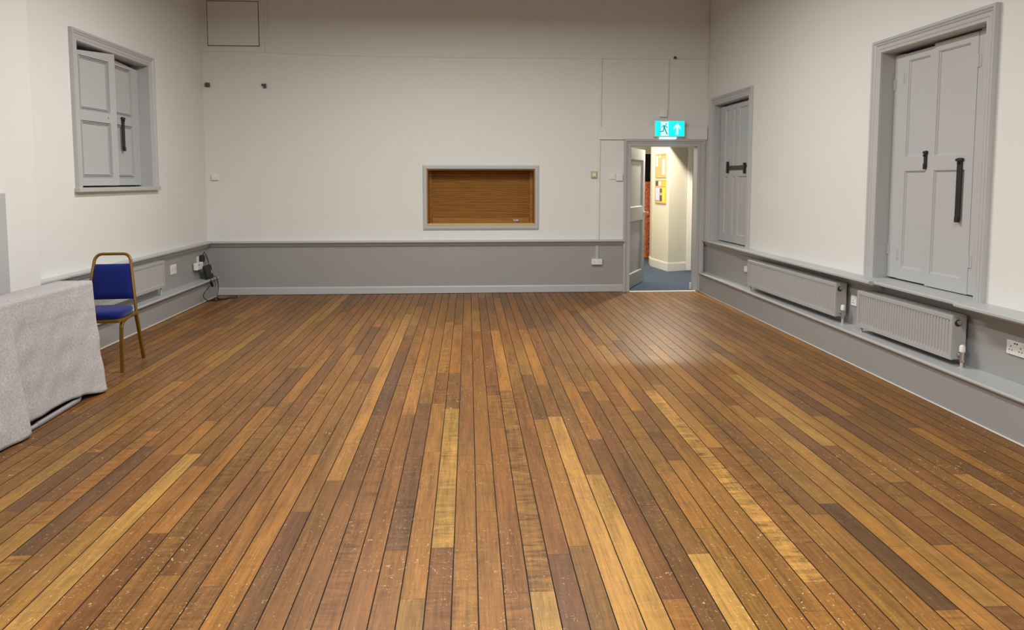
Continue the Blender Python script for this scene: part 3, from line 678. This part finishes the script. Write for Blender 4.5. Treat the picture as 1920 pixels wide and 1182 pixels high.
# ------------------------------------------------------------------ radiators
def radiator(frame, a0, a1, z0, z1, nb, nf, label, valve_end, pipes):
    root = empty('radiator', frame((a0+a1)/2, nb, z0)); tag(root, label, 'radiator', 'panel radiators on the side walls')
    L = a1-a0; cnt = max(8, int(round(L/0.0333))); pitch = (L-0.07)/cnt; s = a0+0.035
    q = MB(frame)                                        # pressed front panel, vertical channels
    q.box(a0+0.002, a1-0.002, nf-0.020, nf-0.008, z0, z1-0.004)
    q.ring(a0+0.030, z0+0.030, a1-0.030, z1-0.034, [(0, nf-0.010), (0, nf-0.003), (0.004, nf), (0.028, nf), (0.030, nf-0.004), (0.030, nf-0.010)])
    for i in range(cnt):
        c = s + pitch*(i+0.5)
        q.sweep_z = None
        w_ = pitch*0.5
        A = [(c-w_, nf-0.009), (c-w_+0.005, nf-0.0085), (c-w_+0.009, nf-0.001), (c+w_-0.009, nf-0.001), (c+w_-0.005, nf-0.0085), (c+w_, nf-0.009)]
        lo = [q.v(a, n, z0+0.046) for a, n in A]; hi = [q.v(a, n, z1-0.050) for a, n in A]
        for j in range(5): q.face([lo[j], lo[j+1], hi[j+1], hi[j]])
        l2 = [q.v(a, nf-0.0005, z0+0.029) for a, n in A]; h2 = [q.v(a, nf-0.0005, z1-0.033) for a, n in A]
        for j in range(5): q.face([l2[j], l2[j+1], lo[j+1], lo[j]]); q.face([hi[j], hi[j+1], h2[j+1], h2[j]])
    q.build('front_panel', RADM, root)
    q = MB(frame); q.box(a0+0.01, a1-0.01, nb, nb+0.014, z0, z1-0.004); q.build('rear_panel', RADM, root)
    q = MB(frame); q.box(a0+0.012, a1-0.012, nb+0.014, nf-0.018, z0+0.02, z1-0.03); tag(q.build('convector_fins', RADM, root))
    q = MB(frame)                                        # top grille
    q.box(a0, a1, nb, nb+0.014, z1-0.006, z1); q.box(a0, a1, nf-0.020, nf-0.004, z1-0.006, z1)
    for i in range(int(L/0.022)): q.box(a0+0.008+i*0.022, a0+0.018+i*0.022, nb+0.012, nf-0.018, z1-0.006, z1-0.001)
    q.build('top_grille', RADM, root)
    for e, (x0, x1) in enumerate(((a0-0.002, a0+0.006), (a1-0.006, a1+0.002))):
        q = MB(frame); q.box(x0, x1, nb, nf-0.006, z0+0.004, z1, bev=0.002); sp = q.build('side_panel', RADM, root)
        if (e == 1) == (valve_end == 1):
            nm = (nb+nf)/2 + 0.012; out = 1 if e == 1 else -1; xe = x1 if e == 1 else x0
            q = MB(frame); q.tube([(xe-0.001*out, nm, z1-0.05), (xe+0.003*out, nm, z1-0.05)], 0.022, 16); q.build('socket_rim', SLOT, sp)
            q = MB(frame); q.tube([(xe, nm, z1-0.045), (xe+0.016*out, nm, z1-0.045)], 0.014, 14); q.tube([(xe+0.015*out, nm, z1-0.045), (xe+0.020*out, nm, z1-0.045)], 0.006, 8)
            tag(q.build('bleed_plug', CHROME, sp), 'round chrome bleed plug')
    if pipes:
        out = 1 if valve_end == 1 else -1; xe = a1 if valve_end == 1 else a0; nm = (nb+nf)/2
        vx = xe + 0.040*out
        q = MB(frame); q.tube([(xe-0.005*out, nm, z0+0.040), (vx, nm, z0+0.040)], 0.010, 12); q.tube([(xe+0.004*out, nm, z0+0.040), (xe+0.018*out, nm, z0+0.040)], 0.017, 6)
        q.tube([(vx, nm, z0+0.006), (vx, nm, z0+0.062)], [0.012, 0.015], 12); q.tube([(vx, nm, z0-0.004), (vx, nm, z0+0.012)], 0.016, 6)
        vb = smooth_by_angle(tag(q.build('valve', CHROME, root), 'chrome lockshield valve'))
        q = MB(frame); q.tube([(vx, nm, z0+0.058), (vx, nm, z0+0.066), (vx, nm, z0+0.100), (vx, nm, z0+0.110)], [0.012, 0.019, 0.018, 0.012], 16)
        smooth_by_angle(tag(q.build('valve_cap', PLAST, vb), 'white plastic cap'))
        q = MB(frame); q.tube([(vx, nm, pipes), (vx, nm, z0)], 0.010, 12); q.tube([(vx, nm, pipes), (vx, nm, pipes+0.006)], 0.018, 12); smooth_by_angle(q.build('pipe', GREY, root))
        ox = (a0+0.03) if valve_end == 1 else (a1-0.03)
        q = MB(frame); q.tube([(ox, nm+0.02, pipes), (ox, nm+0.02, z0+0.01)], 0.010, 10); smooth_by_angle(q.build('pipe', GREY, root))
    return root
radiator(F_right, 1.727, 3.615, 0.328, 0.622, 0.030, 0.130, 'longer grey panel radiator towards the doorway on the right wall', 1, 0.271)
radiator(F_right, 3.950, 5.086, 0.314, 0.612, 0.030, 0.130, 'shorter near radiator under the large shuttered window', 1, 0.271)
radiator(F_left, 6.350, 8.030, 0.350, 0.640, 0.020, 0.100, 'pale grey radiator on the left wall behind the blue chair', 0, None)
q = MB(F_left); q.tube([(7.99, 0.07, 0.261), (7.99, 0.07, 0.36)], 0.009, 10)
for o in list(bpy.data.objects):
    if o.get('label', '').startswith('pale grey radiator'): smooth_by_angle(q.build('pipe', GREY, o)); break

# ------------------------------------------------------------------ banquet chair
def chair():
    cx, cy = -2.936, 5.955
    u = Vector((0.9945, 0.105, 0)); f = Vector((0.105, -0.9945, 0))
    F = lambda a, n, z: Vector((cx, cy, 0)) + u*a + f*n + Vector((0, 0, z))
    root = empty('banquet_chair', (cx, cy, 0)); tag(root, 'royal blue padded banquet chair with gold brown frame behind the covered table', 'chair')
    # seat cushion
    q = MB(F); segs = 28; rings = []
    def outline(k, wx, wf, wb):
        t = 2*math.pi*k/segs; c, s = math.cos(t), math.sin(t); p = 0.42
        x = math.copysign(abs(c)**p, c)*wx; y = math.copysign(abs(s)**p, s); return x*(1.0 if y > 0 else 1.0 + 0.10*y), (y*wf if y > 0 else y*wb)
    for sc, z in ((0.95, 0.418), (1.0, 0.428), (1.02, 0.448), (1.0, 0.466), (0.95, 0.476), (0.82, 0.482), (0.5, 0.486)):
        rings.append([q.v(*(lambda p: (p[0]*sc, p[1]*sc, z))(outline(k, 0.197, 0.222, 0.165))) for k in range(segs)])
    for A, B in zip(rings, rings[1:]):
        for k in range(segs): j = (k+1) % segs; q.face([A[k], A[j], B[j], B[k]])
    q.face(rings[0][::-1]); q.face(rings[-1])
    q.build('seat', BLUE, root, smooth=True)
    # seat frame under the cushion
    q = MB(F)
    q.tube([(-0.190, -0.165, 0.408), (-0.196, 0.20, 0.408), (-0.18, 0.222, 0.408), (0.18, 0.222, 0.408), (0.196, 0.20, 0.408), (0.190, -0.165, 0.408)], 0.0115, square=True)
    q.box(-0.185, 0.185, -0.172, -0.150, 0.397, 0.419)
    q.build('seat_frame', GOLD, root, bevel=0.003)
    # back: rear posts rise from the seat, lean back, and join in a rounded loop
    def back_pt(t):                                        # t: height above the seat
        return -0.172 - 0.02*(t/0.3) - 0.10*(t/0.5)**1.5
    pts = []
    for z, hw in ((0.400, 0.186), (0.47, 0.182), (0.56, 0.174), (0.66, 0.163), (0.76, 0.151), (0.82, 0.143)): pts.append((-hw, back_pt(z-0.40), z))
    for k in range(1, 7):
        t = k/6*math.pi/2; pts.append((-0.143 + 0.06*(1-math.cos(t)), back_pt(0.42+0.070*math.sin(t)), 0.82 + 0.068*math.sin(t)))
    full = pts + [(-a, n, z) for a, n, z in pts[::-1]]
    full = [(a - 0.045*(z-0.40), n, z) for a, n, z in full]
    q = MB(F); q.tube(full, 0.0125, seg=10); smooth_by_angle(q.build('back_frame', GOLD, root), 60)
    # back pad
    q = MB(F); nx, nz = 10, 12; fr, bk = [], []
    for i in range(nz+1):
        t = i/nz; z = 0.520 + t*(0.806-0.520); hw = 0.178 - 0.034*t
        fr.append([]); bk.append([])
        for j in range(nx+1):
            s = j/nx*2-1; e = max(0.0, 1-abs(s)**6)*max(0.0, 1-abs(2*t-1)**8)
            n_ = back_pt(z-0.40); a = s*(hw-0.004) - 0.045*(z-0.40)
            fr[-1].append(q.v(a, n_ + 0.004 + 0.020*e, z)); bk[-1].append(q.v(a, n_ - 0.004 - 0.012*e, z))
    for i in range(nz):
        for j in range(nx):
            q.face([fr[i][j], fr[i][j+1], fr[i+1][j+1], fr[i+1][j]]); q.face([bk[i][j], bk[i+1][j], bk[i+1][j+1], bk[i][j+1]])
    for i in range(nz):
        q.face([fr[i][0], fr[i+1][0], bk[i+1][0], bk[i][0]]); q.face([fr[i][nx], bk[i][nx], bk[i+1][nx], fr[i+1][nx]])
    for j in range(nx):
        q.face([fr[0][j], bk[0][j], bk[0][j+1], fr[0][j+1]]); q.face([fr[nz][j], fr[nz][j+1], bk[nz][j+1], bk[nz][j]])
    q.build('backrest', BLUE, root, smooth=True)
    for s in (-1, 1):
        q = MB(F)                                          # front leg: bends down out of the seat rail
        pl = [(s*0.190, 0.080, 0.404)] + [(s*(0.192), 0.11 + 0.085*math.sin(t), 0.345 + 0.055*math.cos(t)) for t in (0.2, 0.5, 0.8, 1.1, 1.4)] + [(s*0.193, 0.205, 0.25), (s*0.194, 0.216, 0.0)]
        q.tube(pl, 0.0125, square=True); q.build('leg', GOLD, root, bevel=0.003)
        q = MB(F); q.tube([(s*0.184, -0.150, 0.404), (s*0.186, -0.170, 0.38), (s*0.203, -0.258, 0.0)], 0.0125, square=True); q.build('leg', GOLD, root, bevel=0.003)
chair()

# ------------------------------------------------------------------ folded table on its edge under a cloth
ft = empty('folding_table', (-2.8, 4.3, 0)); tag(ft, 'folded table standing on edge beneath the grey cloth, tubular leg showing on the floor', 'table')
m = MB(); m.box(-2.90, -2.855, 3.42, 5.20, 0.012, 0.765, bev=0.008); m.build('tabletop', PLAST, ft)
m = MB(); m.tube([(-2.625, 3.6, 0.017), (-2.628, 4.55, 0.017)], 0.0135, 12)
m.tube([(-2.628, 4.47, 0.0185), (-2.645, 4.955, 0.0185), (-2.650, 4.985, 0.024), (-2.655, 5.000, 0.04), (-2.70, 5.005, 0.12), (-2.80, 5.005, 0.26), (-2.853, 5.005, 0.33)], 0.0165, 12)
smooth_by_angle(tag(m.build('leg', STEEL, ft), 'grey steel tube leg lying along the floor'))
def cloth():
    ZT = 0.790; per = []
    def add(x, y, nx, ny, kind): per.append((x, y, nx, ny, kind))
    NY = 150; y_a, y_b = 3.40, 5.225
    for i in range(NY+1): add(-2.678, y_a + (y_b-y_a)*i/NY, 1, 0, 'f')
    for k in range(1, 6):
        t = k/6*math.pi/2; add(-2.700 + 0.022*math.cos(t), y_b + 0.022*math.sin(t), math.cos(t), math.sin(t), 'c')
    for i in range(9): add(-2.700 - 0.20*i/8, y_b + 0.022, 0, 1, 'e')
    for k in range(1, 5):
        t = k/5*math.pi/2; add(-2.90 - 0.022*math.sin(t), y_b + 0.022*math.cos(t), -math.sin(t), math.cos(t), 'c')
    for i in range(NY+1): add(-2.922, y_b - (y_b-y_a)*i/NY, -1, 0, 'b')
    def sm(a, b, x): t = min(1, max(0, (x-a)/(b-a))); return t*t*(3-2*t)
    NV = 44; bm = bmesh.new(); rows = []
    rnd = random.Random(3)
    ph = [rnd.uniform(0, 6.28) for _ in range(12)]
    for v in range(NV+1):
        t = v/NV; row = []
        for (x, y, nx, ny, kd) in per:
            hem = 0.012
            if kd in 'f':
                hem = 0.014 + 0.034*sm(4.32, 4.52, y)*sm(5.20, 4.95, y)
            top = ZT - (0.012*(1-min(1, t*12))**2 if False else 0)
            z = top - t*(top-hem)
            out = 0.0
            if kd == 'f':
                out = 0.062*t**1.4*sm(4.9, 5.22, y) + 0.030*t
                out += 0.072*t**1.1*sm(4.36, 4.31, y)*(1-0.25*sm(4.2, 3.6, y))
                out -= 0.024*t*math.exp(-((y-4.42)/0.06)**2)
                out += 0.010*t*math.sin(y*7.3+ph[0]) + 0.006*t*math.sin(y*17+ph[1]+t*2) + 0.012*t*t*math.exp(-((y-4.95)/0.03)**2)*0.8
                out += 0.005*math.sin(y*31+t*9+ph[2])*math.sin(t*6+ph[3]+y*2)*min(1, t*4) + 0.003*math.sin(t*24+y*5+ph[4])*math.sin(y*8+ph[5])*min(1, t*5)
                out -= 0.004*math.exp(-((t-0.24-0.05*(y-4.6))/0.012)**2)*sm(4.45, 4.6, y)          # pressed fold line
                out -= 0.005*math.exp(-((t-0.055)/0.012)**2)
            elif kd in 'ec': out = 0.03*t + 0.012*t*math.sin(x*25+ph[6]) + (0.05*t**1.4 if kd == 'c' and nx > 0.4 else 0)
            else: out = 0.02*t + 0.008*t*math.sin(y*9+ph[7])
            if t < 0.03: out -= 0.004*(1-t/0.03)
            if kd != 'b': y = y + 0.055*(1-t)*sm(4.7, 5.2, y)
            row.append(bm.verts.new((x + nx*out, y + ny*out*(0.0 if kd == 'c' and nx > 0.7 else 1), z)))
        rows.append(row)
    n = len(per)
    for A, B in zip(rows, rows[1:]):
        for j in range(n-1): bm.faces.new((A[j], A[j+1], B[j+1], B[j]))
    # top: bridge front and back edges, slightly slack
    T = rows[0]; fr = T[:NY+1]; bk = T[-(NY+1):][::-1]; K = 6; cols = [fr]
    for k in range(1, K):
        s = k/K
        cols.append([bm.verts.new(fr[i].co.lerp(bk[i].co, s) + Vector((0, 0, 0.006*math.sin(s*math.pi) + 0.003*math.sin(fr[i].co.y*11+s*5)))) for i in range(NY+1)])
    cols.append(bk)
    for A, B in zip(cols, cols[1:]):
        for i in range(NY): bm.faces.new((A[i], B[i], B[i+1], A[i+1]))
    endv = [c[NY] for c in cols]; per_end = T[NY:NY+ (len(per) - 2*(NY+1)) + 2]
    bm.faces.new(endv[::-1] + per_end[1:-1]) if len(per_end) > 2 else None
    bmesh.ops.recalc_face_normals(bm, faces=bm.faces)
    org = Vector((-2.8, 4.3, 0.0))
    for v in bm.verts: v.co -= org
    me = bpy.data.meshes.new('tablecloth'); 
    for f in bm.faces: f.smooth = True
    bm.to_mesh(me); bm.free(); me.materials.append(LINEN)
    o = bpy.data.objects.new('tablecloth', me); COL.objects.link(o); o.location = org
    s = o.modifiers.new('thickness', 'SOLIDIFY'); s.thickness = 0.003; s.offset = 0
    tag(o, 'pale grey linen cloth draped to the floor over the folded table at left', 'tablecloth')
cloth()
b = MB(lambda a, n, z: Vector((-3.32 + n, a, z))); b.box(3.6, 5.39, 0.0, 0.016, 0.45, 1.414, bev=0.003)
tag(b.build('wall_board', GREY, loc=(-3.31, 4.5, 0.45)), 'flat grey board on the left wall cut off by the picture edge', 'board')

# ------------------------------------------------------------------ charger, plugs and cables in the left corner
ch = empty('charger', F_left(9.16, 0.0, 0.40)); tag(ch, 'white cube charger plugged in low in the left corner', 'charger')
m = MB(F_left); m.box(9.075, 9.275, 0.012, 0.065, 0.398, 0.488, bev=0.010); m.build('body', PLAST, ch)
m = MB(F_left); m.box(9.10, 9.16, 0.064, 0.0665, 0.455, 0.475, bev=0.001); m.build('label_patch', pap('grey_print', (0.45, 0.45, 0.45)), ch)
pg = empty('power_plug', F_left(9.33, 0.01, 0.50)); tag(pg, 'black plug in the corner socket above the white charger', 'plug')
m = MB(F_left); m.prism([(9.28, 0.475), (9.36, 0.470), (9.395, 0.50), (9.39, 0.548), (9.35, 0.565), (9.29, 0.555)], 0.009, 0.045); m.build('body', BLACK, pg)
m = MB(F_left); m.tube([(9.35, 0.035, 0.56), (9.36, 0.05, 0.60), (9.42, 0.055, 0.54), (9.47, 0.06, 0.46), (9.46, 0.07, 0.425)], 0.005, 8, cap=True); smooth_by_angle(m.build('cord', BLACK, pg))
rt = empty('router', (-3.33, 9.38, 0.262)); tag(rt, 'black slab-shaped router leaning upright on the plinth shelf', 'router')
Fr = F_line((-3.305, 9.235), (-3.315, 9.490), 1)
def lean(a, n, z): return Fr(a, n - (z-0.262)*0.20, z)
m = MB(lean); m.box(0.0, 0.25, 0.0, 0.035, 0.263, 0.432, bev=0.010, seg=3); m.build('body', BLACK, rt)
m = MB(lean); m.box(0.20, 0.215, 0.0345, 0.036, 0.32, 0.36); tag(m.build('light_strip', PLAST, rt), 'small pale light strip')
def cable(pts, label, r=0.0045, name='cable', parent=None):
    P = [Vector(p) for p in pts]; out = []
    for i in range(len(P)-1):
        p0, p1, p2, p3 = P[max(i-1, 0)], P[i], P[i+1], P[min(i+2, len(P)-1)]
        for k in range(8):
            t = k/8; out.append(tuple(0.5*((2*p1) + (p2-p0)*t + (2*p0-5*p1+4*p2-p3)*t*t + (3*p1-p0-3*p2+p3)*t**3)))
    out.append(tuple(P[-1]))
    m = MB(); m.tube(out, r, 8)
    return smooth_by_angle(tag(m.build(name, BLACK, loc=pts[-1]), label, 'cable', 'cables in the left corner'))
cable([(-3.29, 9.25, 0.30), (-3.232, 9.24, 0.268), (-3.222, 9.20, 0.21), (-3.235, 9.02, 0.14), (-3.238, 8.97, 0.09), (-3.22, 9.05, 0.03), (-3.20, 9.15, 0.006), (-3.17, 9.22, 0.006), (-3.14, 9.24, 0.006)], 'black cable looping down from the router to the floor')
cable([(-3.29, 9.42, 0.29), (-3.24, 9.43, 0.275), (-3.222, 9.43, 0.24), (-3.224, 9.46, 0.13), (-3.226, 9.42, 0.03), (-3.21, 9.38, 0.006), (-3.16, 9.33, 0.006), (-3.10, 9.34, 0.006)], 'black cable falling straight from the shelf end to the floor', 0.005)
cable([(-3.29, 9.33, 0.28), (-3.235, 9.33, 0.27), (-3.222, 9.31, 0.24), (-3.222, 9.36, 0.19), (-3.24, 9.40, 0.15)], 'thin black lead hanging from the middle of the shelf', 0.003)
ad = empty('power_adaptor', (-3.225, 9.25, 0.19)); tag(ad, 'black inline adaptor dangling on a lead below the shelf', 'adaptor')
m = MB(); m.tube([(-3.225, 9.175, 0.262), (-3.222, 9.18, 0.258), (-3.222, 9.20, 0.235)], 0.004, 8); m.build('lead', BLACK, ad)
m = MB(); m.tube([(-3.222, 9.195, 0.243), (-3.224, 9.21, 0.232), (-3.232, 9.27, 0.180), (-3.234, 9.28, 0.170)], [0.010, 0.017, 0.017, 0.010], 10); smooth_by_angle(m.build('body', BLACK, ad))
cable([(-3.27, 9.16, 0.006), (-3.22, 9.22, 0.010), (-3.18, 9.16, 0.006), (-3.14, 9.28, 0.012), (-3.20, 9.33, 0.008), (-3.24, 9.26, 0.006), (-3.18, 9.20, 0.012), (-3.09, 9.30, 0.006), (-3.07, 9.40, 0.006), (-3.03, 9.46, 0.006)], 'tangle of black cable on the floor in the corner', 0.006)
m = MB(); m.box(-3.06, -2.985, 9.36, 9.48, 0.001, 0.022, bev=0.004)
tag(m.build('power_brick', pap('brown_plastic', (0.06, 0.045, 0.045)), loc=(-3.02, 9.42, 0)), 'small flat dark brick on the floor beside the cable tangle', 'adaptor')
